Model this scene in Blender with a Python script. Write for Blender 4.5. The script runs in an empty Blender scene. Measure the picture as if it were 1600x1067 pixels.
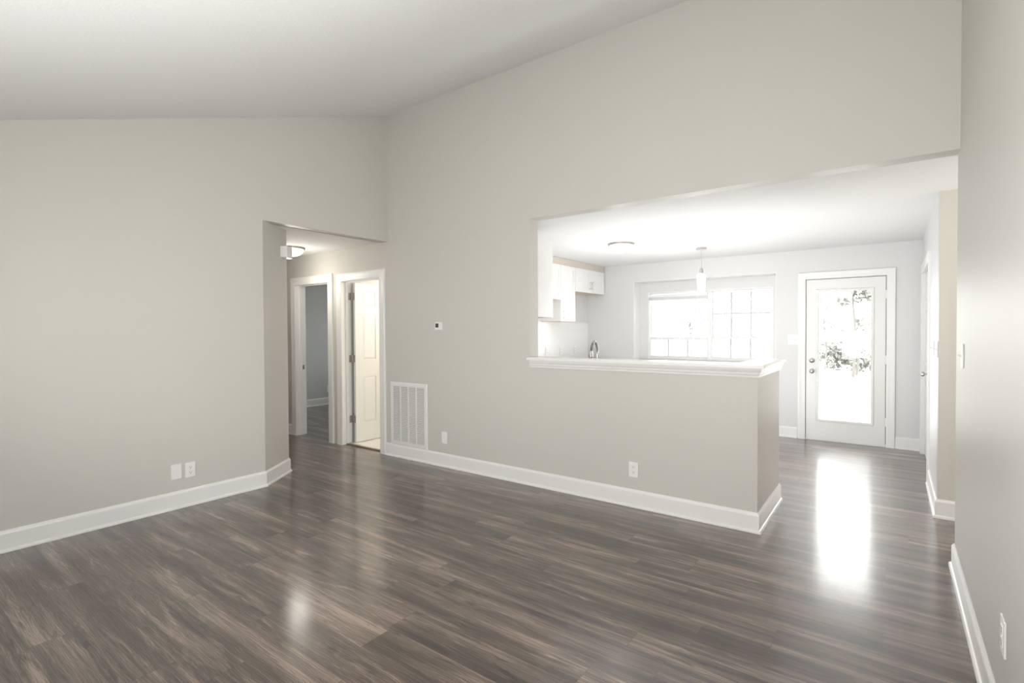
import bpy, bmesh, math, random
from mathutils import Vector, Matrix
random.seed(7)
C = bpy.context.scene.collection
S = bpy.context.scene

# ------------------------------------------------------------------ camera
CAM_H = 1.42
yaw, pitch, roll = math.radians(-36.535), math.radians(-0.922), math.radians(-0.285)
fwd = Vector((math.sin(yaw)*math.cos(pitch), math.cos(yaw)*math.cos(pitch), math.sin(pitch)))
rgt = Vector((math.cos(yaw), -math.sin(yaw), 0)); upv = rgt.cross(fwd)
r2 = rgt*math.cos(roll)+upv*math.sin(roll); u2 = -rgt*math.sin(roll)+upv*math.cos(roll)
cd = bpy.data.cameras.new('camera'); cam = bpy.data.objects.new('camera', cd); C.objects.link(cam)
cam.matrix_world = Matrix(((r2.x, u2.x, -fwd.x, 0), (r2.y, u2.y, -fwd.y, 0), (r2.z, u2.z, -fwd.z, CAM_H), (0, 0, 0, 1)))
cd.sensor_width = 36; cd.lens = 800.911/1600*36; cd.shift_y = -4.2/1600; cd.clip_start = .02
S.camera = cam

# ------------------------------------------------------------------ world, lights, exposure
W = bpy.data.worlds.new('World'); S.world = W; W.use_nodes = True
bg = W.node_tree.nodes['Background']; bg.inputs[0].default_value = (1, .992, .98, 1); bg.inputs[1].default_value = 8.5
S.view_settings.view_transform = 'Standard'; S.view_settings.look = 'None'
S.view_settings.gamma = 1; S.view_settings.use_curve_mapping = False
S.view_settings.exposure = 0.07

def portal(name, loc, rot, sx, sy):
    l = bpy.data.lights.new(name, 'AREA'); l.shape = 'RECTANGLE'; l.size = sx; l.size_y = sy
    l.cycles.is_portal = True
    o = bpy.data.objects.new(name, l); C.objects.link(o); o.location = loc; o.rotation_euler = rot
    return o
def point(name, loc, power, col, r=.05):
    l = bpy.data.lights.new(name, 'POINT'); l.energy = power; l.color = col; l.shadow_soft_size = r
    o = bpy.data.objects.new(name, l); C.objects.link(o); o.location = loc
    return o
def area(name, loc, rot, sx, sy, power, col):
    l = bpy.data.lights.new(name, 'AREA'); l.shape = 'RECTANGLE'; l.size = sx; l.size_y = sy; l.energy = power; l.color = col
    o = bpy.data.objects.new(name, l); C.objects.link(o); o.location = loc; o.rotation_euler = rot
    return o
HP = math.pi/2
# unseen soft lights added to brighten both rooms by way of the ceilings
area('fill_living', (-.9, .1, 1.05), (2.42, 0, 0), 2.4, 1.0, 80, (1, .985, .97))
area('fill_kitchen', (-1.65, 5.0, .40), (2.50, 0, 0), 1.8, 1.0, 44, (.975, .99, 1))
# daylight portals in the window openings (an area light shines along its -Z)
portal('portal_kitchen', (-2.24, 7.90, 1.45), (-HP, 0, 0), 2.0, 1.2)
portal('portal_back_door', (-.475, 7.64, 1.08), (-HP, 0, 0), .56, 1.64)
portal('portal_front', (-3.1, -.70, 1.4), (HP, 0, 0), 1.5, 1.3)
portal('portal_bedroom', (-7.3, 7.60, 1.45), (-HP, 0, 0), 2.2, 1.2)
portal('portal_right', (.448, .8, 1.35), (0, HP, 0), 1.5, 2.1)

# ------------------------------------------------------------------ dimensions
D, A, R, BK, ZC = 3.871, -4.621, .308, 7.571, 2.44
KR, FY, E, FR = .282, 4.977, -.746, -.60      # kitchen right wall, passage wall, half wall end, front wall
WT = .13                                       # wall thickness
DB = D+WT
OPL = -2.66                                    # left end of the pass-through
KL = -4.05                                     # kitchen left wall
DG = (-4.911, 2.815)                           # far end of the chamfered corner
ZT, SL = 3.859, .338                           # top of the tall wall, ceiling slope
def zc(y): return ZT-SL*(D-y)

# ------------------------------------------------------------------ materials
def mat(name, col, rough=.5, metal=0, spec=.5, emit=None, es=0, bump=None, coat=0):
    m = bpy.data.materials.new(name); m.use_nodes = True
    nt = m.node_tree; b = nt.nodes['Principled BSDF']
    b.inputs['Base Color'].default_value = (*col, 1); b.inputs['Roughness'].default_value = rough
    b.inputs['Metallic'].default_value = metal; b.inputs['Specular IOR Level'].default_value = spec
    b.inputs['Coat Weight'].default_value = coat
    if emit: b.inputs['Emission Color'].default_value = (*emit, 1); b.inputs['Emission Strength'].default_value = es
    if bump:
        sc, st, dist, det = bump
        tc = nt.nodes.new('ShaderNodeTexCoord'); n = nt.nodes.new('ShaderNodeTexNoise'); bp = nt.nodes.new('ShaderNodeBump')
        n.inputs['Scale'].default_value = sc; n.inputs['Detail'].default_value = det
        bp.inputs['Strength'].default_value = st; bp.inputs['Distance'].default_value = dist
        nt.links.new(tc.outputs['Object'], n.inputs['Vector']); nt.links.new(n.outputs['Fac'], bp.inputs['Height'])
        nt.links.new(bp.outputs['Normal'], b.inputs['Normal'])
    return m

M_wall = mat('greige_paint', (.605, .59, .548), .45, spec=.33, bump=(160, .05, .002, 2))
M_kwall = mat('greige_paint_daylit', (.70, .70, .70), .45, bump=(160, .05, .002, 2))  # same paint as the living room, daylight put into a paler neutral colour
M_bed = mat('cool_grey_paint', (.56, .575, .57), .5)
M_white = mat('white_semigloss_trim', (.82, .815, .80), .3, bump=(60, .03, .001, 1))
M_door = mat('white_door_paint', (.80, .795, .775), .33)
M_cab = mat('white_cabinet_lacquer', (.86, .86, .85), .28)
M_plate = mat('white_plastic', (.84, .835, .82), .3)
M_tan = mat('raw_maple', (.66, .55, .42), .55, bump=(40, .1, .002, 3))
M_nickel = mat('brushed_nickel', (.62, .60, .57), .28, 1)
M_chrome = mat('polished_chrome', (.40, .40, .41), .10, 1)
M_hinge = mat('satin_nickel_hinge', (.40, .38, .35), .4, 1)
M_dark = mat('dark_gap', (.05, .048, .045), .8)
M_slot = mat('dark_slots', (.06, .058, .05), .6)
M_shell = mat('grey_underlay', (.4, .4, .4), .9)
M_counter = mat('white_quartz', (.85, .85, .84), .2)
M_vinyl = mat('white_vinyl_frame', (.80, .80, .80), .35)
M_muntin = mat('grey_white_muntin', (.60, .60, .60), .5, spec=.2)
M_grille = mat('white_enamel_grille', (.80, .79, .785), .4)

def ceiling_mat(name, col):
    m = mat(name, col, .85, spec=.25)
    nt = m.node_tree; b = nt.nodes['Principled BSDF']
    tc = nt.nodes.new('ShaderNodeTexCoord'); n = nt.nodes.new('ShaderNodeTexNoise'); v = nt.nodes.new('ShaderNodeTexVoronoi')
    mp = nt.nodes.new('ShaderNodeMapping'); mp.inputs['Scale'].default_value = (1, 1.6, 1)
    n.inputs['Scale'].default_value = 26; n.inputs['Detail'].default_value = 5; n.inputs['Roughness'].default_value = .65
    n.inputs['Distortion'].default_value = 1.2
    v.inputs['Scale'].default_value = 45
    mx = nt.nodes.new('ShaderNodeMath'); mx.operation = 'MULTIPLY_ADD'; mx.inputs[1].default_value = .35
    bp = nt.nodes.new('ShaderNodeBump'); bp.inputs['Strength'].default_value = .35; bp.inputs['Distance'].default_value = .006
    L = nt.links.new
    L(tc.outputs['Object'], mp.inputs['Vector']); L(mp.outputs['Vector'], n.inputs['Vector']); L(mp.outputs['Vector'], v.inputs['Vector'])
    L(v.outputs['Distance'], mx.inputs[0]); L(n.outputs['Fac'], mx.inputs[2]); L(mx.outputs[0], bp.inputs['Height']); L(bp.outputs['Normal'], b.inputs['Normal'])
    return m
M_ceil = ceiling_mat('white_stomped_ceiling', (.80, .805, .805))
M_kceil = ceiling_mat('white_flat_ceiling', (.79, .79, .785))

def glass_mat(name):
    m = bpy.data.materials.new(name); m.use_nodes = True; nt = m.node_tree
    for n in list(nt.nodes): nt.nodes.remove(n)
    o = nt.nodes.new('ShaderNodeOutputMaterial'); t = nt.nodes.new('ShaderNodeBsdfTransparent'); g = nt.nodes.new('ShaderNodeBsdfGlossy')
    g.inputs['Roughness'].default_value = .02; t.inputs['Color'].default_value = (.97, .98, .975, 1)
    f = nt.nodes.new('ShaderNodeFresnel'); f.inputs['IOR'].default_value = 1.45; mx = nt.nodes.new('ShaderNodeMixShader')
    nt.links.new(f.outputs[0], mx.inputs[0]); nt.links.new(t.outputs[0], mx.inputs[1]); nt.links.new(g.outputs[0], mx.inputs[2]); nt.links.new(mx.outputs[0], o.inputs[0])
    return m
M_glass = glass_mat('clear_pane')

def floor_mat():
    m = bpy.data.materials.new('taupe_vinyl_plank'); m.use_nodes = True; nt = m.node_tree; b = nt.nodes['Principled BSDF']; L = nt.links.new
    def N(t, **k):
        n = nt.nodes.new(t)
        for a, v in k.items(): setattr(n, a, v)
        return n
    def MA(op, a, bb=None, c=None):
        n = N('ShaderNodeMath', operation=op)
        for i, v in enumerate((a, bb, c)):
            if v is None: continue
            if isinstance(v, (int, float)): n.inputs[i].default_value = v
            else: L(v, n.inputs[i])
        return n.outputs[0]
    tc = N('ShaderNodeTexCoord'); sx = N('ShaderNodeSeparateXYZ'); L(tc.outputs['Object'], sx.inputs[0])
    X, Y = sx.outputs[0], sx.outputs[1]
    PW, PL = .178, 1.22
    ry = MA('DIVIDE', Y, PW); row = MA('FLOOR', ry); fy = MA('FRACT', ry)
    wn = N('ShaderNodeTexWhiteNoise', noise_dimensions='1D'); L(row, wn.inputs['W'])
    rx = MA('ADD', MA('DIVIDE', X, PL), MA('MULTIPLY', wn.outputs['Value'], 7.0)); col = MA('FLOOR', rx); fx = MA('FRACT', rx)
    cv = N('ShaderNodeCombineXYZ'); L(row, cv.inputs[0]); L(col, cv.inputs[1])
    w2 = N('ShaderNodeTexWhiteNoise', noise_dimensions='2D'); L(cv.outputs[0], w2.inputs['Vector']); pid = w2.outputs['Value']
    # grain coordinates, shifted for each plank
    gv = N('ShaderNodeCombineXYZ'); L(MA('MULTIPLY_ADD', pid, 37.0, X), gv.inputs[0]); L(MA('MULTIPLY_ADD', pid, 11.0, Y), gv.inputs[1]); L(MA('MULTIPLY', pid, 5.0), gv.inputs[2])
    def noise(scale, sc, det, rough, dist=0):
        mp = N('ShaderNodeMapping'); mp.inputs['Scale'].default_value = scale; L(gv.outputs[0], mp.inputs[0])
        n = N('ShaderNodeTexNoise'); n.inputs['Scale'].default_value = sc; n.inputs['Detail'].default_value = det; n.inputs['Roughness'].default_value = rough
        n.inputs['Distortion'].default_value = dist; L(mp.outputs[0], n.inputs['Vector']); return n.outputs['Fac']
    broad = noise((.75, 8.0, 1), 1.3, 3, .55, .5)
    mpg = N('ShaderNodeMapping'); mpg.inputs['Scale'].default_value = (.8, 9.0, 1); L(tc.outputs['Object'], mpg.inputs[0])
    ng = N('ShaderNodeTexNoise'); ng.inputs['Scale'].default_value = 1.1; ng.inputs['Detail'].default_value = 4; ng.inputs['Distortion'].default_value = .5; L(mpg.outputs[0], ng.inputs['Vector'])
    streak = noise((.7, 24.0, 1), 2.2, 5, .6, .3)
    fine = noise((3.0, 90.0, 1), 3.0, 3, .6)
    mp = N('ShaderNodeMapping'); mp.inputs['Scale'].default_value = (.75, 5.0, 1); L(gv.outputs[0], mp.inputs[0])
    wv = N('ShaderNodeTexWave', wave_type='BANDS', bands_direction='Y'); wv.inputs['Scale'].default_value = 6; wv.inputs['Distortion'].default_value = 14
    wv.inputs['Detail'].default_value = 2.5; wv.inputs['Detail Scale'].default_value = .9; wv.inputs['Detail Roughness'].default_value = .55; L(mp.outputs[0], wv.inputs['Vector'])
    t = MA('MULTIPLY_ADD', broad, .85, MA('MULTIPLY_ADD', ng.outputs['Fac'], .75, MA('MULTIPLY', streak, .72)))
    t = MA('MULTIPLY_ADD', fine, .22, t)
    t = MA('MULTIPLY_ADD', wv.outputs['Fac'], .13, t)
    t = MA('MULTIPLY_ADD', pid, .10, t)
    knot = noise((1.9, 13.0, 1), 1.25, 4, .6, 1.4)
    kn = N('ShaderNodeMapRange'); L(knot, kn.inputs[0]); kn.inputs[1].default_value = .60; kn.inputs[2].default_value = .76
    t = MA('MULTIPLY_ADD', kn.outputs[0], -.34, t)
    pale = noise((1.5, 11.0, 1), 1.15, 4, .6, 1.0)
    pl = N('ShaderNodeMapRange'); L(pale, pl.inputs[0]); pl.inputs[1].default_value = .56; pl.inputs[2].default_value = .74
    t = MA('MULTIPLY_ADD', pl.outputs[0], .26, t)
    t = MA('MULTIPLY_ADD', t, 1.15, -1.095)
    cr = N('ShaderNodeValToRGB'); e = cr.color_ramp.elements
    e[0].position = .14; e[0].color = (.020, .0128, .0096, 1)
    e[1].position = .90; e[1].color = (.31, .234, .192, 1)
    x = e.new(.42); x.color = (.070, .0475, .0363, 1)
    x = e.new(.62); x.color = (.138, .099, .078, 1)
    L(t, cr.inputs[0])
    # seams between planks
    sy = MA('MINIMUM', fy, MA('SUBTRACT', 1.0, fy)); sxx = MA('MINIMUM', fx, MA('SUBTRACT', 1.0, fx))
    seam = MA('MAXIMUM', MA('LESS_THAN', sy, .008), MA('LESS_THAN', sxx, .0014))
    mx = N('ShaderNodeMix', data_type='RGBA'); L(MA('MULTIPLY', seam, .45), mx.inputs[0]); L(cr.outputs[0], mx.inputs[6]); mx.inputs[7].default_value = (.04, .034, .03, 1)
    L(mx.outputs[2], b.inputs['Base Color'])
    L(MA('MULTIPLY_ADD', streak, .20, .34), b.inputs['Roughness'])
    b.inputs['Coat Weight'].default_value = .85; b.inputs['Coat IOR'].default_value = 1.52; b.inputs['Coat Roughness'].default_value = .16
    b.inputs['Specular IOR Level'].default_value = .8
    bp = N('ShaderNodeBump'); bp.inputs['Strength'].default_value = .05; bp.inputs['Distance'].default_value = .001
    L(MA('MULTIPLY_ADD', seam, -1.2, MA('MULTIPLY_ADD', fine, .5, streak)), bp.inputs['Height']); L(bp.outputs['Normal'], b.inputs['Normal'])
    return m
M_floor = floor_mat()

def tile_mat(name, col, grout, sx, sy, off):
    m = mat(name, col, .22); nt = m.node_tree; b = nt.nodes['Principled BSDF']
    tc = nt.nodes.new('ShaderNodeTexCoord'); mp = nt.nodes.new('ShaderNodeMapping'); br = nt.nodes.new('ShaderNodeTexBrick')
    if off: mp.inputs['Rotation'].default_value = off
    br.inputs['Color1'].default_value = (*col, 1); br.inputs['Color2'].default_value = (*col, 1); br.inputs['Mortar'].default_value = (*grout, 1)
    br.inputs['Scale'].default_value = 1; br.inputs['Brick Width'].default_value = sx; br.inputs['Row Height'].default_value = sy; br.inputs['Mortar Size'].default_value = .002
    nt.links.new(tc.outputs['Object'], mp.inputs[0]); nt.links.new(mp.outputs[0], br.inputs['Vector']); nt.links.new(br.outputs['Color'], b.inputs['Base Color'])
    return m
M_tile = tile_mat('white_bath_tile', (.78, .76, .72), (.6, .58, .54), .3, .3, None)
M_splash = tile_mat('white_backsplash_tile', (.86, .86, .85), (.80, .80, .79), .15, .075, (HP, 0, HP))

# ------------------------------------------------------------------ mesh helpers
def bm_new(): return bmesh.new()
def add_box(bm, a, b, bev=0, seg=2):
    x0, x1 = sorted((a[0], b[0])); y0, y1 = sorted((a[1], b[1])); z0, z1 = sorted((a[2], b[2]))
    r = bmesh.ops.create_cube(bm, size=1); vs = r['verts']
    for v in vs: v.co = Vector((x0+(v.co.x+.5)*(x1-x0), y0+(v.co.y+.5)*(y1-y0), z0+(v.co.z+.5)*(z1-z0)))
    if bev: bmesh.ops.bevel(bm, geom=list({e for v in vs for e in v.link_edges}), offset=bev, segments=seg, affect='EDGES', profile=.5, clamp_overlap=True)
class Frame:
    """u along the wall, v up, w out of the wall"""
    def __init__(s, o, u, w): s.o = Vector(o); s.u = Vector(u).normalized(); s.w = Vector(w).normalized(); s.v = Vector((0, 0, 1))
    def p(s, u, v, w): return s.o+s.u*u+s.v*v+s.w*w
def fbox(bm, F, u0, u1, v0, v1, w0, w1, bev=0, seg=2):
    t = bmesh.new(); add_box(t, (u0, v0, w0), (u1, v1, w1), bev, seg)
    m = [t_v for t_v in t.verts]; vm = {v: bm.verts.new(F.p(*v.co)) for v in m}
    for f in t.faces: bm.faces.new([vm[v] for v in f.verts])
    t.free(); bmesh.ops.recalc_face_normals(bm, faces=bm.faces[:])
def add_prism(bm, pts, ext):
    """polygon pts (3D) extruded by vector ext"""
    e = Vector(ext); a = [bm.verts.new(p) for p in pts]; b = [bm.verts.new(Vector(p)+e) for p in pts]; n = len(a)
    bm.faces.new(a); bm.faces.new(b[::-1])
    for i in range(n): bm.faces.new((a[i], b[i], b[(i+1) % n], a[(i+1) % n]))
    bmesh.ops.recalc_face_normals(bm, faces=bm.faces[:])
def add_sweep(bm, path, prof, n, closed=False):
    """closed profile [(lateral, along n)] swept on a mitred path; lateral is cross(n, tangent)"""
    path = [Vector(p) for p in path]; n = Vector(n).normalized(); k = len(path); rings = []
    for i in range(k):
        t0 = (path[i]-path[i-1]).normalized() if i or closed else None
        t1 = (path[(i+1) % k]-path[i]).normalized() if i < k-1 or closed else None
        l0 = n.cross(t0 or t1); l1 = n.cross(t1 or t0); m = (l0+l1).normalized(); m = m/max(.2, m.dot(l0))
        rings.append([bm.verts.new(path[i]+m*a+n*b) for a, b in prof])
    q = len(prof)
    for i in range(k if closed else k-1):
        nx = rings[(i+1) % k]
        for j in range(q): bm.faces.new((rings[i][j], rings[i][(j+1) % q], nx[(j+1) % q], nx[j]))
    if not closed: bm.faces.new(rings[0][::-1]); bm.faces.new(rings[-1])
    bmesh.ops.recalc_face_normals(bm, faces=bm.faces[:])
def add_lathe(bm, c, prof, seg=40, axis=(0, 0, 1)):
    """prof [(r, h)] about axis through c"""
    ax = Vector(axis).normalized(); c = Vector(c); a = ax.orthogonal().normalized(); b = ax.cross(a); rings = []
    for r, h in prof:
        if r < 1e-6: rings.append([bm.verts.new(c+ax*h)]); continue
        rings.append([bm.verts.new(c+ax*h+(a*math.cos(2*math.pi*i/seg)+b*math.sin(2*math.pi*i/seg))*r) for i in range(seg)])
    for p, q in zip(rings, rings[1:]):
        for i in range(seg):
            j = (i+1) % seg
            if len(p) == 1 and len(q) == 1: break
            if len(p) == 1: bm.faces.new((p[0], q[j], q[i]))
            elif len(q) == 1: bm.faces.new((p[i], p[j], q[0]))
            else: bm.faces.new((p[i], p[j], q[j], q[i]))
    bmesh.ops.recalc_face_normals(bm, faces=bm.faces[:])
def add_tube(bm, pts, r, seg=14):
    pts = [Vector(p) for p in pts]; rings = []; k = len(pts); ref = None
    rs = r if isinstance(r, (list, tuple)) else [r]*k
    for i in range(k):
        t = (pts[min(i+1, k-1)]-pts[max(i-1, 0)]).normalized()
        a = t.orthogonal().normalized() if ref is None else (ref-t*ref.dot(t)).normalized()
        ref = a; b = t.cross(a)
        rings.append([bm.verts.new(pts[i]+(a*math.cos(2*math.pi*j/seg)+b*math.sin(2*math.pi*j/seg))*rs[i]) for j in range(seg)])
    for p, q in zip(rings, rings[1:]):
        for j in range(seg): bm.faces.new((p[j], p[(j+1) % seg], q[(j+1) % seg], q[j]))
    bm.faces.new(rings[0][::-1]); bm.faces.new(rings[-1]); bmesh.ops.recalc_face_normals(bm, faces=bm.faces[:])
def wloc(o):
    v = Vector((0, 0, 0))
    while o: v += o.location; o = o.parent
    return v
def obj(name, bm, m, parent=None, smooth=False, label=None):
    off = wloc(parent)
    if parent: bmesh.ops.translate(bm, verts=bm.verts[:], vec=-off)
    me = bpy.data.meshes.new(name); bm.to_mesh(me); bm.free(); me.materials.append(m)
    o = bpy.data.objects.new(name, me); C.objects.link(o); o.parent = parent
    if smooth:
        for p in me.polygons: p.use_smooth = True
        me.set_sharp_from_angle(angle=math.radians(40))
    if label: o['label'] = label
    return o
def tag(o, label, cat, group=None):
    o['label'] = label; o['category'] = cat
    if group: o['group'] = group
    return o
def thing(name, label, cat, loc, group=None):
    o = bpy.data.objects.new(name, None); C.objects.link(o); o.location = loc; o.empty_display_size = .05
    return tag(o, label, cat, group)
def struct(name, bm, m, parent=None, smooth=False):
    o = obj(name, bm, m, parent, smooth)
    if parent is None: o['kind'] = 'structure'
    return o
def struct_empty(name, loc):
    o = bpy.data.objects.new(name, None); C.objects.link(o); o.location = loc; o['kind'] = 'structure'; o.empty_display_size = .05
    return o
def boxes(*bs):
    bm = bm_new()
    for a, b in bs: add_box(bm, a, b)
    return bm
def wall_open(bm, axis, c0, c1, u0, u1, z0, z1, holes):
    """wall slab between c0..c1 on axis ('x' wall runs along y); holes (ua, ub, za, zb) are left out"""
    def bx(a, b, c, d):
        if b-a < 1e-4 or d-c < 1e-4: return
        if axis == 'y': add_box(bm, (a, c0, c), (b, c1, d))
        else: add_box(bm, (c0, a, c), (c1, b, d))
    cur = u0
    for ua, ub, za, zb in sorted(holes):
        bx(cur, ua, z0, z1); bx(ua, ub, z0, za); bx(ua, ub, zb, z1); cur = ub
    bx(cur, u1, z0, z1)

# ================================================================== SETTING
struct('floor', boxes(((-9.0, FR-.13, -.06), (R+.13, D+.06, 0)), ((-9.0, D+.06, -.06), (2.2, BK+.13, 0))), M_floor)

# --- living room ceiling, sloping down from the tall wall towards the camera
bm = bm_new()
add_prism(bm, [(A-.2, FR-.3, zc(FR-.3)), (A-.2, D+.02, zc(D+.02)), (A-.2, D+.02, zc(D+.02)+.12), (A-.2, FR-.3, zc(FR-.3)+.12)], (R-A+.5, 0, 0))
struct('ceiling', bm, M_ceil)
# flat ceilings
struct('ceiling_kitchen', boxes(((KL-.13, DB-.001, ZC), (2.2, BK+.5, ZC+.1))), M_kceil)
struct('ceiling_hall', boxes(((-9, DG[1]-.5, ZC), (A-.1, D, ZC+.1)), ((-9, DB, ZC), (KL-.13, 7.7, ZC+.1))), M_kceil)

# --- left wall (gable end) with the hall header over the chamfered corner
bm = bm_new()
add_prism(bm, [(A, FR-.13, -.02), (A, 2.419, -.02), (A, 2.419, zc(2.419)+.05), (A, FR-.13, zc(FR-.13)+.05)], (-.12, 0, 0))
add_prism(bm, [(A, 2.419, ZC), (A, D+.02, ZC), (A, D+.02, ZT+.05), (A, 2.419, zc(2.419)+.05)], (-.12, 0, 0))
struct('wall_left', bm, M_wall)
bm = bm_new()   # chamfered corner into the hall, then the hall wall out of sight
add_prism(bm, [(A, 2.419, -.02), (DG[0], DG[1], -.02), (-9, DG[1], -.02), (-9, DG[1]-.12, -.02), (DG[0]-.05, DG[1]-.12, -.02), (A-.12, 2.419-.1, -.02), (A-.12, 2.419, -.02)], (0, 0, ZC+.03))
struct('wall_hall', bm, M_wall)

# --- tall middle wall: hall doorways, plain wall, pass-through, half wall, header
D1, D2 = (-6.534, -5.787), (-5.497, -4.775)
bm = bm_new()
wall_open(bm, 'y', D, DB, -9, OPL, -.02, ZC, [(D1[0]-.02, D1[1]+.02, -.02, 2.06), (D2[0]-.02, D2[1]+.02, -.02, 2.06)])
add_box(bm, (A-.13, D, ZC), (R+.13, DB, ZT+.1))
struct('wall_middle', bm, M_wall)
bm = bm_new()   # half wall with a return along the walkway
add_box(bm, (OPL, D, -.02), (E, DB, 1.09)); add_box(bm, (E-.12, DB, -.02), (E, 4.72, 1.09))
struct('wall_half', bm, M_wall)

# --- right wall of the living room, walkway wall, kitchen walls
bm = bm_new()
RW = (-.25, 1.85, .60, 2.10)
wall_open(bm, 'x', R, R+.13, FR-.13, DB, -.02, RW[3], [(RW[0], RW[1], RW[2], RW[3]+.0)])
add_prism(bm, [(R, FR-.13, RW[3]), (R, DB, RW[3]), (R, DB, ZC), (R, D, ZC), (R, D, ZT+.1), (R, FR-.13, zc(FR-.13)+.1)], (.13, 0, 0))
struct('wall_right', bm, M_wall)
struct('wall_passage', boxes(((KR, FY, -.02), (2.2, FY+.12, ZC)), ((2.08, DB, -.02), (2.2, FY, ZC)), ((R+.13, D, -.02), (2.2, DB, ZC))), M_wall)
CD = (6.10, 7.40)    # closet doorway in the kitchen's right wall
bm = bm_new(); wall_open(bm, 'x', KR, KR+.12, FY+.12, BK, -.02, ZC, [(CD[0]-.02, CD[1]+.02, -.02, 2.07)])
add_box(bm, (KR+.9, FY+.12, -.02), (KR+1.0, BK, ZC))
struct('wall_kitchen_right', bm, M_kwall)
struct('wall_kitchen_left', boxes(((KL-.12, DB, -.02), (KL, BK, ZC))), M_kwall)
WX0, WX1, WZ0, WZ1, WD = -3.24, -1.236, .93, 2.17, .25      # window recess
BD = (-.892, -.052)                                          # back door opening
bm = bm_new()
wall_open(bm, 'y', BK, BK+.13, KL-.12, KR+.12, -.02, ZC+.1, [(WX0, WX1, WZ0, WZ1), (BD[0]-.022, BD[1]+.022, -.02, 2.07)])
# box of the recess: sides, top, sill, and the rim round the two windows
ya, yb = BK+.13, BK+WD
add_box(bm, (WX0-.1, ya, WZ0-.1), (WX0, yb+.14, WZ1+.1)); add_box(bm, (WX1, ya, WZ0-.1), (WX1+.1, yb+.14, WZ1+.1))
add_box(bm, (WX0, ya, WZ1), (WX1, yb+.14, WZ1+.1)); add_box(bm, (WX0, ya, WZ0-.1), (WX1, yb+.14, WZ0))
wall_open(bm, 'y', yb, yb+.14, WX0, WX1, WZ0, WZ1, [(-3.11, -1.31, .96, 2.01)])
struct('wall_back', bm, M_kwall)

struct('trim_5', boxes(((WX0+.0005, BK-.002, WZ0), (WX0+.008, yb, WZ1)), ((WX0+.0005, BK-.002, WZ1-.008), (WX1-.0005, yb, WZ1-.0005)), ((WX1-.008, BK-.002, WZ0), (WX1-.0005, yb, WZ1-.008))), M_white)
# --- front wall behind the camera with an unseen window added for daylight
bm = bm_new(); wall_open(bm, 'y', FR-.13, FR, A-.12, R+.13, -.02, 2.6, [(-3.8, -2.4, .75, 2.05)])
struct('wall_front', bm, M_wall)
w = struct_empty('added_window_1', (-3.1, FR-.06, .75)); bm = bm_new()
for x in (-3.8, -3.125, -2.45): add_box(bm, (x, FR-.1, .75), (x+.05, FR-.03, 2.05))
for z in (.75, 2.0): add_box(bm, (-3.8, FR-.1, z), (-2.4, FR-.03, z+.05))
obj('window_frame', bm, M_vinyl, w); obj('pane', boxes(((-3.75, FR-.07, .8), (-2.45, FR-.064, 2.0))), M_glass, w)

w = struct_empty('added_window_5', (R+.08, .8, .60)); bm = bm_new()  # out-of-view window added to the right wall for the light it lets in
for y in (-.25, .775, 1.80): add_box(bm, (R+.05, y, .60), (R+.11, y+.05, 2.10))
for z in (.60, 1.33, 2.05): add_box(bm, (R+.05, -.25, z), (R+.11, 1.85, z+.05))
obj('window_frame', bm, M_vinyl, w); obj('pane', boxes(((R+.08, -.2, .65), (R+.086, 1.8, 2.05))), M_glass, w)

# --- bedroom and bathroom beyond the hall doors
bm = bm_new()
add_box(bm, (-8.97, DB, -.02), (-8.82, 7.6, ZC)); add_box(bm, (-5.62, DB, -.02), (-5.52, 7.6, ZC))
wall_open(bm, 'y', 7.5, 7.6, -8.82, -5.62, -.02, ZC, [(-8.4, -6.2, .85, 2.05)])
struct('wall_bedroom', bm, M_bed)
w = struct_empty('added_window_2', (-7.3, 7.52, .85)); bm = bm_new()  # unseen bedroom window, added so daylight reaches the room
for x in (-8.4, -7.32, -6.24): add_box(bm, (x, 7.52, .85), (x+.04, 7.57, 2.05))
for z in (.85, 1.43, 2.01): add_box(bm, (-8.4, 7.52, z), (-6.2, 7.57, z+.04))
obj('window_frame', bm, M_vinyl, w); obj('pane', boxes(((-8.36, 7.54, .89), (-6.24, 7.546, 2.01))), M_glass, w)
struct('wall_bathroom', boxes(((-5.52, 6.4, -.02), (KL-.12, 6.5, ZC)), ((KL-.18, DB, -.02), (KL-.121, 6.4, ZC))), M_wall)
struct('floor_bathroom', boxes(((-5.50, D+.075, 0.0005), (KL-.19, 6.4, .012))), M_tile)
struct('trim_threshold', boxes(((D2[0], D+.045, 0), (D2[1], D+.08, .014))), mat('brown_threshold', (.20, .155, .105), .45))
struct('wall_hall_end', boxes(((-9, DG[1]-.1, -.02), (-8.9, DB, ZC))), M_wall)

# --- outside ground
struct('ground', boxes(((-30, BK+.14, -.35), (30, 60, -.15)), ((-30, -30, -.35), (30, FR-.2, -.15)), ((R+.14, FR-.2, -.35), (30, D, -.15))), mat('pale_concrete', (.72, .71, .69), .9, bump=(8, .2, .01, 4)))

# ================================================================== BASEBOARDS
BB = [(0, 0), (.026, 0), (.026, .010), (.021, .019), (.014, .022), (.014, .118), (.012, .126), (.007, .132), (.004, .140), (0, .140)]
def baseboard(name, *paths):
    bm = bm_new()
    for p in paths: add_sweep(bm, [(x, y, 0) for x, y in p], BB, (0, 0, 1))
    struct(name, bm, M_white)
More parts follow.
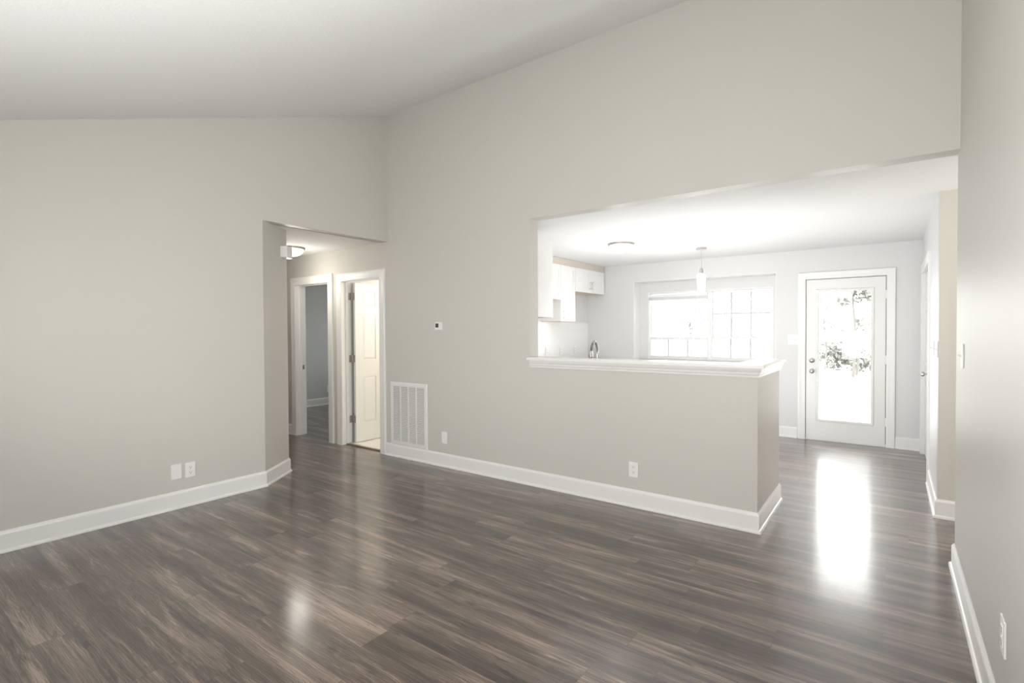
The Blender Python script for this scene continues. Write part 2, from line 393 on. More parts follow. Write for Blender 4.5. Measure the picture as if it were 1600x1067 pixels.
# lateral = cross(Z, tangent): the room lies on the left of the path
baseboard('baseboard_left', [(-9+.12, DG[1]), (DG[0], DG[1]), (A, 2.419), (A, FR)][::-1][::-1])
baseboard('baseboard_right', [(R+.13, DB), (R, DB), (R, FR)][::-1])
baseboard('baseboard_middle', [(E-.12, 4.72), (E, 4.72), (E, D), (D2[1]+.104, D)][::-1][::-1])
baseboard('baseboard_hall', [(D1[0]-.118, D), (-8.9, D)])
baseboard('baseboard_passage', [(2.08, FY), (KR, FY), (KR, CD[0]-.09)])
baseboard('baseboard_kitchen', [(KR, BK), (BD[1]+.090, BK)], [(BD[0]-.091, BK), (-3.42, BK)])
baseboard('baseboard_bedroom', [(-5.62, DB), (-5.62, 7.5), (-8.82, 7.5), (-8.82, DB)])

# ================================================================== HALF WALL LEDGE
bm = bm_new()
add_sweep(bm, [(OPL, D, 0), (E, D, 0), (E, 4.72, 0), (E-.12, 4.72, 0)],
          [(0, 1.085), (-.008, 1.085), (-.010, 1.098), (-.016, 1.106), (-.018, 1.118), (-.028, 1.134), (-.032, 1.150), (0, 1.150)], (0, 0, 1))
struct('trim_1', bm, M_white)
bm = bm_new()
v = [(OPL-.016, D-.046), (E+.046, D-.046), (E+.046, 4.72+.05), (E-.16, 4.72+.05), (E-.16, DB+.04), (OPL-.001, DB+.04), (OPL-.001, D-.0005), (OPL-.016, D-.0005)]
add_prism(bm, [(x, y, 1.150) for x, y in v], (0, 0, .026))
bmesh.ops.bevel(bm, geom=[e for e in bm.edges], offset=.006, segments=2, affect='EDGES', clamp_overlap=True)
struct('trim_2', bm, M_white)

# ================================================================== DOORS
CAS = [(0, 0), (0, .012), (.012, .016), (.05, .017), (.075, .02), (.095, .02), (.10, .016), (.10, 0)]
def scaled(w): return [(-a*w/.10, b) for a, b in CAS]
def casing(parent, F, u0, u1, top, w=.10, base=0, name='casing'):
    """moulded casing round an opening seen from the w side"""
    bm = bm_new()
    path = [F.p(u1, base, 0), F.p(u1, top, 0), F.p(u0, top, 0), F.p(u0, base, 0)]
    # outward lateral: flip if needed
    n = F.w; t = (path[1]-path[0]).normalized(); out = n.cross(t).dot(F.u)
    prof = scaled(w) if out < 0 else [(-a, b) for a, b in scaled(w)]
    add_sweep(bm, path, prof, n); return obj(name, bm, M_white, parent)
def jambs(parent, F, u0, u1, top, depth, stop=True, th=.02):
    bm = bm_new()
    fbox(bm, F, u0-th, u0, 0, top+th, -depth, .001); fbox(bm, F, u1, u1+th, 0, top+th, -depth, .001); fbox(bm, F, u0, u1, top, top+th, -depth, .001)
    if stop:
        a, b = -depth*.62, -depth*.62+.035
        fbox(bm, F, u0, u0+.011, 0, top, a, b); fbox(bm, F, u1-.011, u1, 0, top, a, b); fbox(bm, F, u0+.011, u1-.011, top-.011, top, a, b)
    return obj('jamb', bm, M_white, parent)
FH = Frame((0, D, 0), (1, 0, 0), (0, -1, 0))
# bedroom doorway (door swung out of sight behind the wall)
d = struct_empty('door_1', (-6.16, D, 0))
casing(d, FH, D1[0], D1[1], 2.045, .105); jambs(d, FH, D1[0], D1[1], 2.045, WT)
FHb = Frame((0, DB, 0), (1, 0, 0), (0, 1, 0)); casing(d, FHb, D1[0], D1[1], 2.045, .08, name='inner_casing')
bm = bm_new(); add_box(bm, (D1[0]-.0005, D+.085, .90), (D1[0]+.003, D+.115, .96)); obj('strike_plate', bm, M_hinge, d)
# bathroom doorway with the six-panel door standing open into the bathroom
d = struct_empty('door_2', (-5.13, D, 0))
casing(d, FH, D2[0], D2[1], 2.038, .10); jambs(d, FH, D2[0], D2[1], 2.038, WT)
def panel_slab(bm, F, w, h, th, cols, rows):
    """door leaf with raised panels on the +w face; origin at hinge edge bottom"""
    fbox(bm, F, 0, w, 0, h, -th, -.008)
    us = [0]+[c for ab in cols for c in ab]+[w]; vs = [0]+[c for ab in rows for c in ab]+[h]
    for i in range(0, len(us), 2): fbox(bm, F, us[i], us[i+1], 0, h, -.008, 0)
    for a, b in cols:
        for i in range(0, len(vs), 2): fbox(bm, F, a, b, vs[i], vs[i+1], -.008, 0)
        for c, e in rows:
            g = .022; o = [F.p(a+.006, c+.006, -.0079), F.p(b-.006, c+.006, -.0079), F.p(b-.006, e-.006, -.0079), F.p(a+.006, e-.006, -.0079)]
            q = [F.p(a+g+.006, c+g+.006, -.001), F.p(b-g-.006, c+g+.006, -.001), F.p(b-g-.006, e-g-.006, -.001), F.p(a+g+.006, e-g-.006, -.001)]
            O = [bm.verts.new(p) for p in o]; Q = [bm.verts.new(p) for p in q]
            for k in range(4): bm.faces.new((O[k], O[(k+1) % 4], Q[(k+1) % 4], Q[k]))
            bm.faces.new(Q)
    bmesh.ops.recalc_face_normals(bm, faces=bm.faces[:])
FL = Frame((-5.420, DB+.006, .018), (0, 1, 0), (1, 0, 0))
bm = bm_new(); panel_slab(bm, FL, .71, 2.01, .035, [(.115, .315), (.395, .595)], [(.235, .82), (1.04, 1.605), (1.72, 1.915)])
leaf = obj('door_leaf', bm, M_door, d)
for z in (.31, 1.075, 1.86):
    bm = bm_new(); add_box(bm, (D2[0]-.0005, DB-.036, z-.045), (D2[0]+.003, DB-.002, z+.045)); add_tube(bm, [(D2[0]+.012, DB+.002, z-.046), (D2[0]+.012, DB+.002, z+.046)], .0065, 10)
    add_box(bm, (D2[0]+.02, DB+.0035, z-.045), (D2[0]+.068, DB+.0065, z+.045)); obj('hinge', bm, M_hinge, d)
bm = bm_new(); add_lathe(bm, (-5.42, DB+.645, .95), [(0, .062), (.018, .06), (.027, .048), (.027, .036), (.012, .028), (.012, .008), (.032, .006), (.032, 0), (0, 0)], 24, (1, 0, 0)); obj('door_knob', bm, M_nickel, d, True)

# back door: white slab with one tall glass light
d = struct_empty('door_3', (-.47, BK, 0)); FB = Frame((0, BK, 0), (1, 0, 0), (0, -1, 0))
casing(d, FB, BD[0], BD[1], 2.056, .088); jambs(d, FB, BD[0], BD[1], 2.056, .13, stop=False, th=.022)
bm = bm_new(); fbox(bm, FB, BD[0], BD[1], 0, .022, -.13, -.004, .003); obj('threshold', bm, M_white, d)
bm = bm_new(); fbox(bm, FB, BD[0], BD[0]+.012, .022, 2.056, -.075, -.05); fbox(bm, FB, BD[1]-.012, BD[1], .022, 2.056, -.075, -.05); fbox(bm, FB, BD[0], BD[1], 2.044, 2.056, -.075, -.05); obj('weather_strip', bm, M_dark, d)
S0, S1, Z0, Z1 = BD[0]+.005, BD[1]-.006, .0235, 2.049; G = (-.748, -.200, .272, 1.893)
bm = bm_new()
def ring(bm, F, u0, u1, v0, v1, a, b, c, e, w0, w1, bev=0):
    fbox(bm, F, u0, a, v0, v1, w0, w1, bev); fbox(bm, F, b, u1, v0, v1, w0, w1, bev); fbox(bm, F, a, b, v0, c, w0, w1, bev); fbox(bm, F, a, b, e, v1, w0, w1, bev)
ring(bm, FB, S0, S1, Z0, Z1, G[0], G[1], G[2], G[3], -.048, -.004)
obj('door_leaf', bm, M_door, d)
bm = bm_new(); add_sweep(bm, [FB.p(G[0]-.03, G[2]-.03, -.004), FB.p(G[1]+.03, G[2]-.03, -.004), FB.p(G[1]+.03, G[3]+.03, -.004), FB.p(G[0]-.03, G[3]+.03, -.004)],
    [(0, 0), (0, .004), (.006, .010), (.024, .010), (.032, .002), (.032, 0)], (0, -1, 0), True); gf = obj('glass_frame', bm, M_door, d)
bm = bm_new(); fbox(bm, FB, G[0], G[1], G[2], G[3], -.03, -.024); obj('pane', bm, M_glass, d)
for z in (.30, 1.045, 1.832):
    bm = bm_new(); add_tube(bm, [FB.p(BD[1]-.003, z-.05, .002), FB.p(BD[1]-.003, z+.05, .002)], .008, 10); obj('hinge', bm, M_door, d)
bm = bm_new(); add_lathe(bm, FB.p(-.820, 1.018, -.004), [(0, .022), (.012, .022), (.024, .014), (.031, .008), (.031, 0), (0, 0)], 24, (0, -1, 0)); fbox(bm, FB, -.838, -.802, 1.012, 1.024, .016, .032, .004); obj('deadbolt', bm, M_nickel, d, True)
bm = bm_new(); add_lathe(bm, FB.p(-.818, .882, -.004), [(0, .066), (.016, .065), (.027, .055), (.030, .045), (.025, .034), (.012, .028), (.012, .010), (.033, .008), (.034, 0), (0, 0)], 28, (0, -1, 0)); obj('door_knob', bm, M_nickel, d, True)

# closet doors in the kitchen's right wall
d = struct_empty('door_4', (KR, 6.75, 0)); FK = Frame((KR, 0, 0), (0, 1, 0), (-1, 0, 0))
casing(d, FK, CD[0], CD[1], 2.045, .088); jambs(d, FK, CD[0], CD[1], 2.045, .12, stop=False)
for s in (0, 1):
    F = Frame((KR+.022, CD[0]+.003+s*.649, .012), (0, 1, 0), (-1, 0, 0)); bm = bm_new()
    panel_slab(bm, F, .643, 2.03, .035, [(.10, .28), (.363, .543)], [(.235, .82), (1.04, 1.605), (1.72, 1.915)]); obj('door_leaf', bm, M_door, d)
bm = bm_new(); add_lathe(bm, (KR+.022, 6.70, .955), [(0, .066), (.016, .064), (.026, .052), (.026, .040), (.011, .03), (.011, .008), (.03, .006), (.03, 0), (0, 0)], 24, (-1, 0, 0)); obj('door_knob', bm, M_nickel, d, True)

# ================================================================== KITCHEN WINDOWS
yw = BK+WD
def dh_window(name, x0, x1, z0, z1, zm, upper_cols, upper_rows):
    w = struct_empty(name, ((x0+x1)/2, yw+.03, z0)); F = Frame((0, yw, 0), (1, 0, 0), (0, -1, 0)); fr = .032
    bm = bm_new(); ring(bm, F, x0, x1, z0, z1, x0+fr, x1-fr, z0+fr, z1-fr*.6, -.09, .004, .003); obj('window_frame', bm, M_vinyl, w)
    a, b = x0+fr, x1-fr; s = .028
    bm = bm_new(); ring(bm, F, a, b, zm-.02, z1-fr*.6, a+s*.5, b-s*.5, zm+.02, z1-fr*.6-s*.6, -.075, -.045, .002); up = obj('upper_sash', bm, M_vinyl, w)
    bm = bm_new(); ring(bm, F, a, b, z0+fr, zm+.02, a+s*.5, b-s*.5, z0+fr+s, zm-.022, -.04, -.008, .002); lo = obj('lower_sash', bm, M_vinyl, w)
    W_ = (b-a)
    if upper_cols:
        bm = bm_new()
        for i in range(1, 3): fbox(bm, F, a+W_*i/3-.013, a+W_*i/3+.013, zm+.02, z1-fr-s*.3, -.0575, -.052)
        zz = (zm+.02+z1-fr)/2; fbox(bm, F, a+s*.5, b-s*.5, zz-.013, zz+.013, -.0575, -.0525); obj('muntin_grid', bm, M_muntin, up)
    bm = bm_new()
    for i in range(1, 3): fbox(bm, F, a+W_*i/3-.013, a+W_*i/3+.013, z0+fr+s, zm-.022, -.0215, -.016)
    obj('muntin_grid', bm, M_muntin, lo)
    bm = bm_new(); fbox(bm, F, a+.002, b-.002, zm, z1-fr, -.062, -.058); obj('pane', bm, M_glass, up)
    bm = bm_new(); fbox(bm, F, a+.002, b-.002, z0+fr, zm, -.026, -.022); obj('pane', bm, M_glass, lo)
    return w
dh_window('window_3', -3.11, -2.165, .96, 2.01, 1.288, False, 0)
w = dh_window('window_4', -2.165, -1.31, .96, 2.01, 1.305, True, 1)
bm = bm_new(); add_box(bm, (-1.78, yw+.01, 1.325), (-1.70, yw+.04, 1.342), .004); obj('sash_lock', bm, M_vinyl, w)
# raised blind in the left window
bl = thing('window_blind', 'white mini blind pulled all the way up across the top of the left kitchen window', 'blind', (-2.64, yw-.03, 1.88))
obj('headrail', boxes(((-3.09, yw-.05, 1.925), (-2.185, yw-.006, 1.965))), M_vinyl, bl)
bm = bm_new()
for k in range(9): add_box(bm, (-3.085, yw-.046, 1.888+k*.004), (-2.19, yw-.010, 1.8905+k*.004))
obj('slat_stack', bm, M_vinyl, bl)
obj('bottom_rail', boxes(((-3.085, yw-.046, 1.872), (-2.19, yw-.010, 1.886))), M_vinyl, bl)

# ================================================================== KITCHEN CABINETS
def pull(parent, p, axis, out, ln=.13):
    """bar pull with two posts"""
    p = Vector(p); axis = Vector(axis); out = Vector(out); bm = bm_new()
    add_tube(bm, [p-axis*ln/2+out*.032, p+axis*ln/2+out*.032], .006, 12)
    for s in (-1, 1): add_tube(bm, [p+axis*s*ln*.36, p+axis*s*ln*.36+out*.032], .005, 10)
    return obj('handle', bm, M_nickel, parent, True)
def shaker(bm, F, u0, u1, v0, v1, w):
    r = .055; fbox(bm, F, u0, u1, v0, v1, w, w+.012)
    ring(bm, F, u0, u1, v0, v1, u0+r, u1-r, v0+r, v1-r, w+.012, w+.019)
def upper_cab(label, F, u0, u1, z0, z1, dep, doors, handles, group=None):
    t = thing('wall_cabinet', label, 'cabinet', F.p((u0+u1)/2, z0, 0), group)
    bm = bm_new(); fbox(bm, F, u0, u1, z0+.004, z1, .002, dep-.019); obj('body', bm, M_cab, t)
    bm = bm_new(); fbox(bm, F, u0+.004, u1-.004, z0, z0+.0045, .004, dep-.021); obj('underside', bm, M_tan, t, label='raw maple underside')
    wd = (u1-u0)/doors
    for i in range(doors):
        bm = bm_new(); shaker(bm, F, u0+i*wd+.002, u0+(i+1)*wd-.002, z0+.002, z1-.002, dep-.019); dr = obj('door', bm, M_cab, t)
        if handles: pull(dr, F.p(handles[i][0], handles[i][1], dep), (0, 0, 1), F.w)
    return t
FKL = Frame((KL, 0, 0), (0, 1, 0), (1, 0, 0)); UD = KL*-1-3.73
upper_cab('short white wall cabinet with two bar pulls nearest the back wall', FKL, 6.605, 7.545, 1.99, 2.34, UD, 2, [(7.04, 2.10), (7.11, 2.10)])
upper_cab('tall white wall cabinet with one bar pull between two short ones', FKL, 6.19, 6.60, 1.545, 2.34, UD, 1, [(6.235, 1.64)])
upper_cab('short white wall cabinet with no pulls left of the tall one', FKL, 5.425, 6.185, 1.85, 2.34, UD, 2, None)
FWB = Frame((0, DB, 0), (-1, 0, 0), (0, 1, 0))
upper_cab('white wall cabinet showing its plain end beside the left edge of the pass-through', FWB, 2.70, 3.70, 1.545, 2.30, .33, 2, None)
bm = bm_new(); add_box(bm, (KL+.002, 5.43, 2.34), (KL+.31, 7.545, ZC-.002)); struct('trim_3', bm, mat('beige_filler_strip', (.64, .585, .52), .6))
# base units and worktops
def base_cab(label, F, u0, u1, doors, group=None):
    t = thing('base_cabinet', label, 'cabinet', F.p((u0+u1)/2, 0, .3), group)
    bm = bm_new(); fbox(bm, F, u0, u1, .10, .872, .002, .575); fbox(bm, F, u0, u1, 0.001, .10, .002, .51); obj('body', bm, M_cab, t)
    wd = (u1-u0)/doors
    for i in range(doors):
        bm = bm_new(); shaker(bm, F, u0+i*wd+.002, u0+(i+1)*wd-.002, .105, .70, .575); dr = obj('door', bm, M_cab, t); pull(dr, F.p(u0+i*wd+(.05 if i % 2 else wd-.05), .6, .594), (0, 0, 1), F.w)
        bm = bm_new(); shaker(bm, F, u0+i*wd+.002, u0+(i+1)*wd-.002, .705, .868, .575); dr = obj('drawer', bm, M_cab, t); pull(dr, F.p(u0+(i+.5)*wd, .786, .594), F.u, F.w)
base_cab('white base cabinet behind the half wall, under the tap', FWB, .872, 2.66, 4)
base_cab('white base cabinet along the left kitchen wall under the backsplash', FKL, 4.70, 7.545, 5)
bm = bm_new(); add_box(bm, (KL+.002, DB+.002, .874), (-.870, DB+.63, .912), .003); tag(obj('worktop', bm, M_counter), 'white worktop running behind the half wall under the tap', 'worktop')
bm = bm_new(); add_box(bm, (KL+.002, DB+.632, .874), (KL+.63, 7.545, .912), .003); tag(obj('worktop', bm, M_counter), 'white worktop along the left kitchen wall under the backsplash outlets', 'worktop')
struct('trim_4', boxes(((KL+.0005, DB+.002, .9125), (KL+.010, BK-.002, 1.544))), M_splash)
# tap
FX, FY_ = -2.095, 4.10
f = thing('kitchen_tap', 'chrome gooseneck kitchen tap rising above the half wall ledge', 'tap', (FX, FY_, .912))
bm = bm_new(); add_lathe(bm, (FX, FY_, .912), [(0, 0), (.030, 0), (.030, .008), (.024, .014), (.021, .05), (.019, .09), (0, .09)], 24); obj('base', bm, M_chrome, f, True)
dv = Vector((-.70, .714, 0)); pts = [Vector((FX, FY_, .99)), Vector((FX, FY_, 1.12)), Vector((FX, FY_, 1.21))]
for k in range(1, 13):
    a = math.pi*k/12*.97; pts.append(Vector((FX, FY_, 1.22))+dv*(.095-.095*math.cos(a))+Vector((0, 0, .095*math.sin(a))))
bm = bm_new(); add_tube(bm, pts, .0125, 16); obj('spout', bm, M_chrome, f, True)
e = pts[-1]; bm = bm_new(); add_lathe(bm, e, [(0, .004), (.013, .004), (.016, -.02), (.018, -.09), (.019, -.10), (.015, -.104), (0, -.104)], 20); sh = obj('spray_head', bm, M_chrome, f, True)
bm = bm_new(); add_lathe(bm, e, [(.0185, -.06), (.0195, -.06), (.0195, -.085), (.0185, -.085)], 20); obj('spray_button', bm, M_dark, sh, True)
bm = bm_new(); add_tube(bm, [(FX, FY_, .965), (FX-.05, FY_, .975), (FX-.085, FY_, 1.005)], [.009, .007, .006], 12); obj('lever', bm, M_chrome, f, True)

# ================================================================== LIGHTS
def dome_light(label, c, r, warm, power, emit, drop=.24):
    c = Vector(c); t = thing('ceiling_light', label, 'ceiling light', c)
    bm = bm_new(); add_lathe(bm, c, [(0, -.001), (r, -.001), (r, -.010), (r*.97, -.022), (r*.90, -.026), (r*.88, -.02), (0, -.02)], 48); obj('base_ring', bm, M_hinge, t, True)
    prof = [(r*.88*math.cos(a), -.024-.085*math.sin(a)) for a in [i*HP/10 for i in range(11)]]
    m = mat('frosted_dome', (.9, .88, .84), .35, emit=warm, es=emit); bm = bm_new(); add_lathe(bm, c, prof, 48); obj('glass_dome', bm, m, t, True)
    bm = bm_new(); add_lathe(bm, c, [(0, -.105), (.010, -.107), (.010, -.113), (.006, -.122), (0, -.124)], 16); obj('finial', bm, M_nickel, t, True)
    point('dome_lamp', c+Vector((0, 0, -drop)), power, warm, .14)
    return t
dome_light('nickel flush dome light glowing on the kitchen ceiling beyond the pass-through', (-2.575, 5.65, ZC), .158, (1, .96, .90), 9, 3)
dome_light('nickel flush dome light on the hall ceiling beside the chamfered corner', (-5.845, 3.42, ZC), .150, (1, .94, .85), 9.5, 3, .42)
point('passage_fill', (1.75, 4.20, 1.75), 36, (1, .95, .89), .12)  # added light without a fitting, brightens the half wall end
point('bathroom_fill', (-4.6, 5.2, 1.95), 48, (1, .9, .76), .1)  # unseen light added to brighten the bathroom, no fitting built
PC = Vector((-1.911, 6.55, ZC)); p = thing('pendant_light', 'slim pendant light with a clear glass jar shade in front of the kitchen windows', 'pendant light', PC)
bm = bm_new(); add_lathe(bm, PC, [(0, 0), (.062, 0), (.062, -.022), (.056, -.028), (0, -.028)], 32); obj('canopy', bm, M_nickel, p, True)
bm = bm_new(); add_tube(bm, [PC+Vector((0, 0, -.026)), PC+Vector((0, 0, -.26))], .0045, 10); obj('rod', bm, M_nickel, p, True)
bm = bm_new(); add_lathe(bm, PC, [(0, -.25), (.012, -.255), (.02, -.27), (.022, -.335), (0, -.335)], 24); obj('socket', bm, M_nickel, p, True)
bm = bm_new(); add_lathe(bm, PC, [(.021, -.318), (.046, -.335), (.052, -.36), (.052, -.43), (.047, -.49), (.040, -.565), (.0385, -.565), (.0455, -.49), (.0505, -.43), (.0505, -.361), (.045, -.337), (.021, -.3195)], 32); obj('glass_shade', bm, mat('frosted_shade', (.92, .92, .90), .35, emit=(1, .97, .93), es=.55), p, True)
bm = bm_new(); add_lathe(bm, PC, [(.012, -.336), (.014, -.35), (.026, -.385), (.030, -.41), (.026, -.437), (.012, -.452), (0, -.455)], 24); obj('bulb', bm, mat('glowing_bulb', (.9, .9, .88), .3, emit=(1, .95, .88), es=8), p, True)
point('pendant_lamp', PC+Vector((0, 0, -.60)), 8, (1, .95, .88), .05)

# ================================================================== WALL FITTINGS
def plate(F, u0, u1, v0, v1, name, label, cat, group=None):
    t = thing(name, label, cat, F.p((u0+u1)/2, (v0+v1)/2, 0), group)
    bm = bm_new(); fbox(bm, F, u0, u1, v0, v1, .0003, .007, .0025); obj('cover_plate', bm, M_plate, t)
    return t
def outlet(F, u, v, label, group=None, w=.076, h=.122):
    t = plate(F, u-w/2, u+w/2, v-h/2, v+h/2, 'power_outlet', label, 'outlet', group)
    for s in (-1, 1):
        bm = bm_new(); fbox(bm, F, u-.017, u+.017, v+s*.021-.015, v+s*.021+.015, .005, .009, .003); rc = obj('receptacle', bm, M_plate, t)
        bm = bm_new()
        for q in (-.0068, .0068): fbox(bm, F, u+q-.0012, u+q+.0012, v+s*.021-.001, v+s*.021+.009, .0085, .0093)
        fbox(bm, F, u-.0025, u+.0025, v+s*.021-.010, v+s*.021-.005, .0085, .0093); obj('slot', bm, M_slot, rc)
    bm = bm_new(); add_lathe(bm, F.p(u, v, .007), [(.0032, 0), (.003, .0012), (0, .0015)], 10, F.w); obj('screw', bm, M_plate, t)
    return t
def blank(F, u, v, label, w=.076, h=.122):
    t = plate(F, u-w/2, u+w/2, v-h/2, v+h/2, 'blank_plate', label, 'wall plate')
    for s in (-1, 1):
        bm = bm_new(); add_lathe(bm, F.p(u, v+s*.042, .007), [(.0032, 0), (.003, .0012), (0, .0015)], 10, F.w); obj('screw', bm, M_plate, t)
    return t
def switch(F, u, v, label, gangs=1, h=.122):
    w = .076+.046*(gangs-1); t = plate(F, u-w/2, u+w/2, v-h/2, v+h/2, 'light_switch', label, 'light switch')
    for g in range(gangs):
        x = u+(g-(gangs-1)/2)*.046; bm = bm_new(); fbox(bm, F, x-.006, x+.006, v-.012, v+.012, .005, .0085)
        t0 = F.p(x, v-.004, .007); add_tube(bm, [t0, F.p(x, v+.006, .022)], [.0055, .004], 8); obj('toggle', bm, M_plate, t)
    return t
FA = Frame((A, 0, 0), (0, 1, 0), (1, 0, 0)); FM = Frame((0, D, 0), (1, 0, 0), (0, -1, 0)); FRW = Frame((R, 0, 0), (0, 1, 0), (-1, 0, 0))
blank(FA, 1.688, .297, 'plain white blank plate low on the left wall, left of the outlet')
outlet(FA, 1.790, .292, 'white duplex outlet low on the left wall, right of the blank plate')
blank(FM, -3.751, .304, 'plain white blank plate low on the middle wall, right of the vent grille')
outlet(FM, -1.658, .299, 'white duplex outlet low on the half wall under the ledge', w=.08)
outlet(FRW, 2.33, .395, 'white duplex outlet low on the right living room wall above the baseboard')
switch(FRW, 3.64, 1.272, 'white single toggle switch on the right living room wall at its end', h=.128)
outlet(Frame((-8.82, 0, 0), (0, 1, 0), (1, 0, 0)), 5.89, .30, 'white outlet low on the bedroom wall seen through the left hall doorway', h=.13)
switch(FB, -1.036, 1.284, 'white double toggle switch on the back wall between the windows and the glazed door', 2, h=.135)
switch(FK, 5.05, 1.262, 'white toggle switch on the kitchen right wall, nearer to the passage corner')
switch(FK, 5.50, 1.258, 'white toggle switch on the kitchen right wall, nearer to the closet doors')
FSP = Frame((KL+.010, 0, 0), (0, 1, 0), (1, 0, 0))
outlet(FSP, 6.30, 1.115, 'white outlet on the backsplash, leftmost of the three')
outlet(FSP, 6.70, 1.115, 'white outlet on the backsplash, middle one of the three')
outlet(FSP, 7.13, 1.115, 'white outlet on the backsplash, rightmost of the three, nearest the tap')
# thermostat
t = thing('thermostat', 'small white thermostat with a dark square screen on the middle wall above the vent grille', 'thermostat', FM.p(-3.81, 1.472, 0))
bm = bm_new(); fbox(bm, FM, -3.862, -3.760, 1.432, 1.512, .0003, .024, .004); obj('body', bm, M_plate, t)
bm = bm_new(); fbox(bm, FM, -3.850, -3.806, 1.455, 1.498, .0235, .0248); obj('screen', bm, M_slot, t)
bm = bm_new()
for k in range(2): fbox(bm, FM, -3.793, -3.772, 1.462+k*.018, 1.472+k*.018, .0235, .0255, .001)
obj('button', bm, M_plate, t)
# return air grille
g = thing('return_air_grille', 'large white louvred return air grille low on the middle wall beside the bathroom doorway', 'vent', FM.p(-4.30, .15, 0))
u0, u1, v0, v1 = -4.592, -4.002, .142, .845; b = .042
bm = bm_new(); add_sweep(bm, [FM.p(u0, v0, 0), FM.p(u1, v0, 0), FM.p(u1, v1, 0), FM.p(u0, v1, 0)], [(0, .0003), (0, .006), (.006, .010), (b, .010), (b, .0003)], (0, -1, 0), True)
obj('frame', bm, M_grille, g)
bm = bm_new(); fbox(bm, FM, u0+b, u1-b, v0+b, v1-b, .0003, .0012); obj('backing', bm, mat('grey_gap_backing', (.30, .29, .285), .8), g)  # grey sheet stands in for the dark seen between the louvers
bm = bm_new(); cw = (u1-u0-2*b)/4
for i in range(1, 4): fbox(bm, FM, u0+b+cw*i-.007, u0+b+cw*i+.007, v0+b, v1-b, .0013, .0105)
obj('mullion', bm, M_grille, g)
bm = bm_new(); n = 40; pz = (v1-v0-2*b)/n
for i in range(n):
    z = v0+b+pz*(i+.5)
    add_prism(bm, [FM.p(u0+b, z+.0034, .0030), FM.p(u0+b, z+.0050, .0030), FM.p(u0+b, z-.0018, .0092), FM.p(u0+b, z-.0036, .0092)], FM.p(u1-b, 0, 0)-FM.p(u0+b, 0, 0))
obj('louvers', bm, M_grille, g)
# door chime box on the chamfered corner
tv = Vector((DG[0]-A, DG[1]-2.419, 0)).normalized(); nv = Vector((tv.y, -tv.x, 0)); nv = nv if nv.x > 0 else -nv
FC = Frame((A, 2.419, 0), tv, nv); t = thing('door_chime', 'white door chime box high on the chamfered corner beside the hall light', 'door chime', FC.p(.40, 2.2, 0))
bm = bm_new(); fbox(bm, FC, .345, .465, 2.155, 2.262, .0005, .070, .004); obj('cover', bm, M_plate, t)
bm = bm_new(); fbox(bm, FC, .338, .472, 2.148, 2.153, .0005, .074, .002); obj('base_lip', bm, M_plate, t)

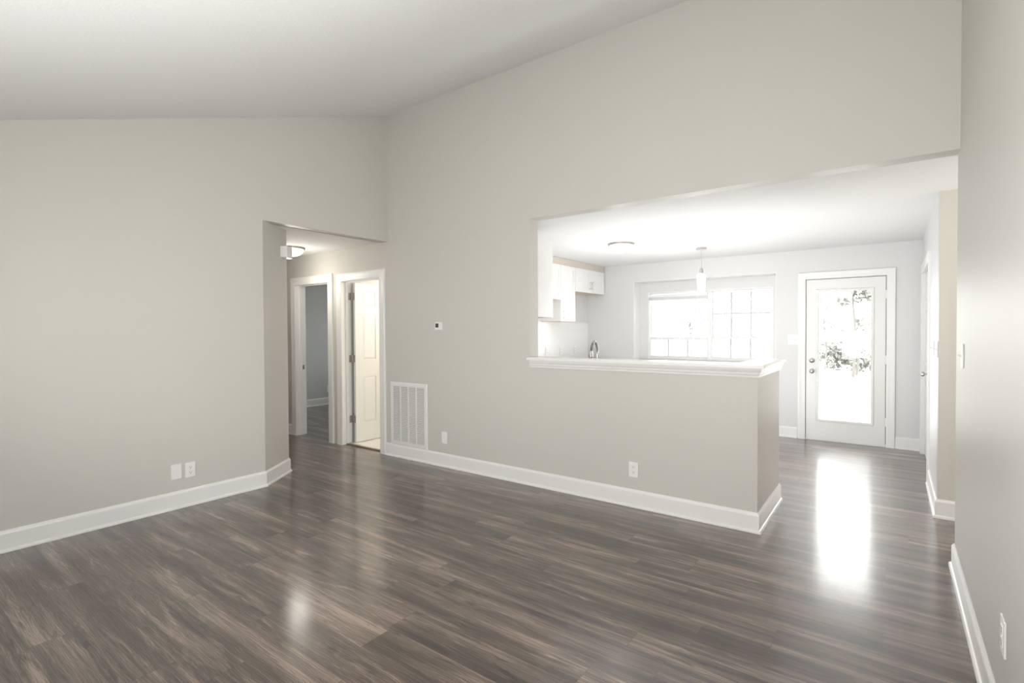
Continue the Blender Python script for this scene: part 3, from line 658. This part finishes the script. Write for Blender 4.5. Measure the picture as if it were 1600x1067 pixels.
# ================================================================== OUTSIDE PLANTING
def leaf_mat(n, c):
    m = mat(n, c, .6); nt = m.node_tree; b = nt.nodes['Principled BSDF']; g = nt.nodes.new('ShaderNodeNewGeometry'); v = nt.nodes.new('ShaderNodeHueSaturation')
    mr = nt.nodes.new('ShaderNodeMapRange'); mr.inputs[3].default_value = .7; mr.inputs[4].default_value = 1.35; nt.links.new(g.outputs['Random Per Island'], mr.inputs[0])
    v.inputs['Color'].default_value = (*c, 1); nt.links.new(mr.outputs[0], v.inputs['Value']); nt.links.new(v.outputs[0], b.inputs['Base Color']); return m
M_leaf = leaf_mat('tree_leaf', (.21, .215, .20)); M_bark = mat('tree_bark', (.12, .115, .105), .9, bump=(30, .5, .02, 3))
def leaves(bm, blobs, per, sz):
    for (cx, cy, cz, r) in blobs:
        for _ in range(int(per*r*r)):
            d = Vector((random.gauss(0, 1), random.gauss(0, 1), random.gauss(0, 1))).normalized()*r*random.uniform(.45, 1.05)
            p = Vector((cx, cy, cz))+d; a = Vector((random.gauss(0, 1), random.gauss(0, 1), random.gauss(0, 1))).normalized(); b = a.orthogonal().normalized(); s = sz*random.uniform(.6, 1.4)
            q = [p+a*s, p+b*s*.5, p-a*s, p-b*s*.5]; bm.faces.new([bm.verts.new(x) for x in q])
def tree(label, x, y, h, blobs, per=260, sz=.10, tr=.05):
    t = thing('tree', label, 'tree', (x, y, -.15), 'trees outside the back windows')
    bm = bm_new(); add_tube(bm, [(x, y, -.15), (x+.06, y, h*.35), (x-.03, y+.05, h*.7), (x+.05, y, h)], [tr, tr*.8, tr*.6, tr*.3], 10)
    for k in range(5):
        a = k*1.3; z = h*(.45+.1*k); add_tube(bm, [(x, y, z), (x+math.cos(a)*.5, y+math.sin(a)*.5, z+.4)], [tr*.35, tr*.15], 6)
    obj('trunk', bm, M_bark, t, True)
    bm = bm_new(); leaves(bm, [(x+a, y+b, c, r) for a, b, c, r in blobs], per, sz); obj('foliage', bm, M_leaf, t)
tree('leafy tree with a dark crown, behind the top of the back door glass', -1.0, 20, 3.4, [(0, 0, 2.75, .50), (.35, -.2, 2.55, .30), (-.35, .2, 2.35, .16), (.75, .1, 2.9, .5), (.1, 0, 3.6, .8)], 420, .15)
tree('slim tree at the left side of the back door glass', -1.72, 19, 2.3, [(0, 0, 2.30, .22), (-.1, 0, 2.55, .22), (.1, 0, 1.5, .22), (.05, 0, 1.1, .25)], 260, .12, .03)
tree('low bushy tree standing behind the middle of the back door glass', -.95, 20.9, 1.7, [(-.3, 0, 1.25, .35), (.15, .1, 1.55, .32), (.35, 0, 1.05, .40), (-.2, .1, .85, .35)], 220, .13, .04)
tree('small bushy tree seen through the right part of the left kitchen window', -6.25, 20, 2.2, [(-.25, 0, 1.45, .4), (.3, 0, 1.8, .4), (.35, .2, 2.3, .25)], 170, .14, .03)
hd = bm_new(); hb = [(-2.2+.28*k, 23+random.uniform(-.3, .3), .35+random.uniform(-.1, .3), .60+random.uniform(-.1, .2)) for k in range(10)]
leaves(hd, hb, 300, .12); tag(obj('hedge', hd, M_leaf), 'loose pale hedge across the yard seen through the back door glass', 'hedge')
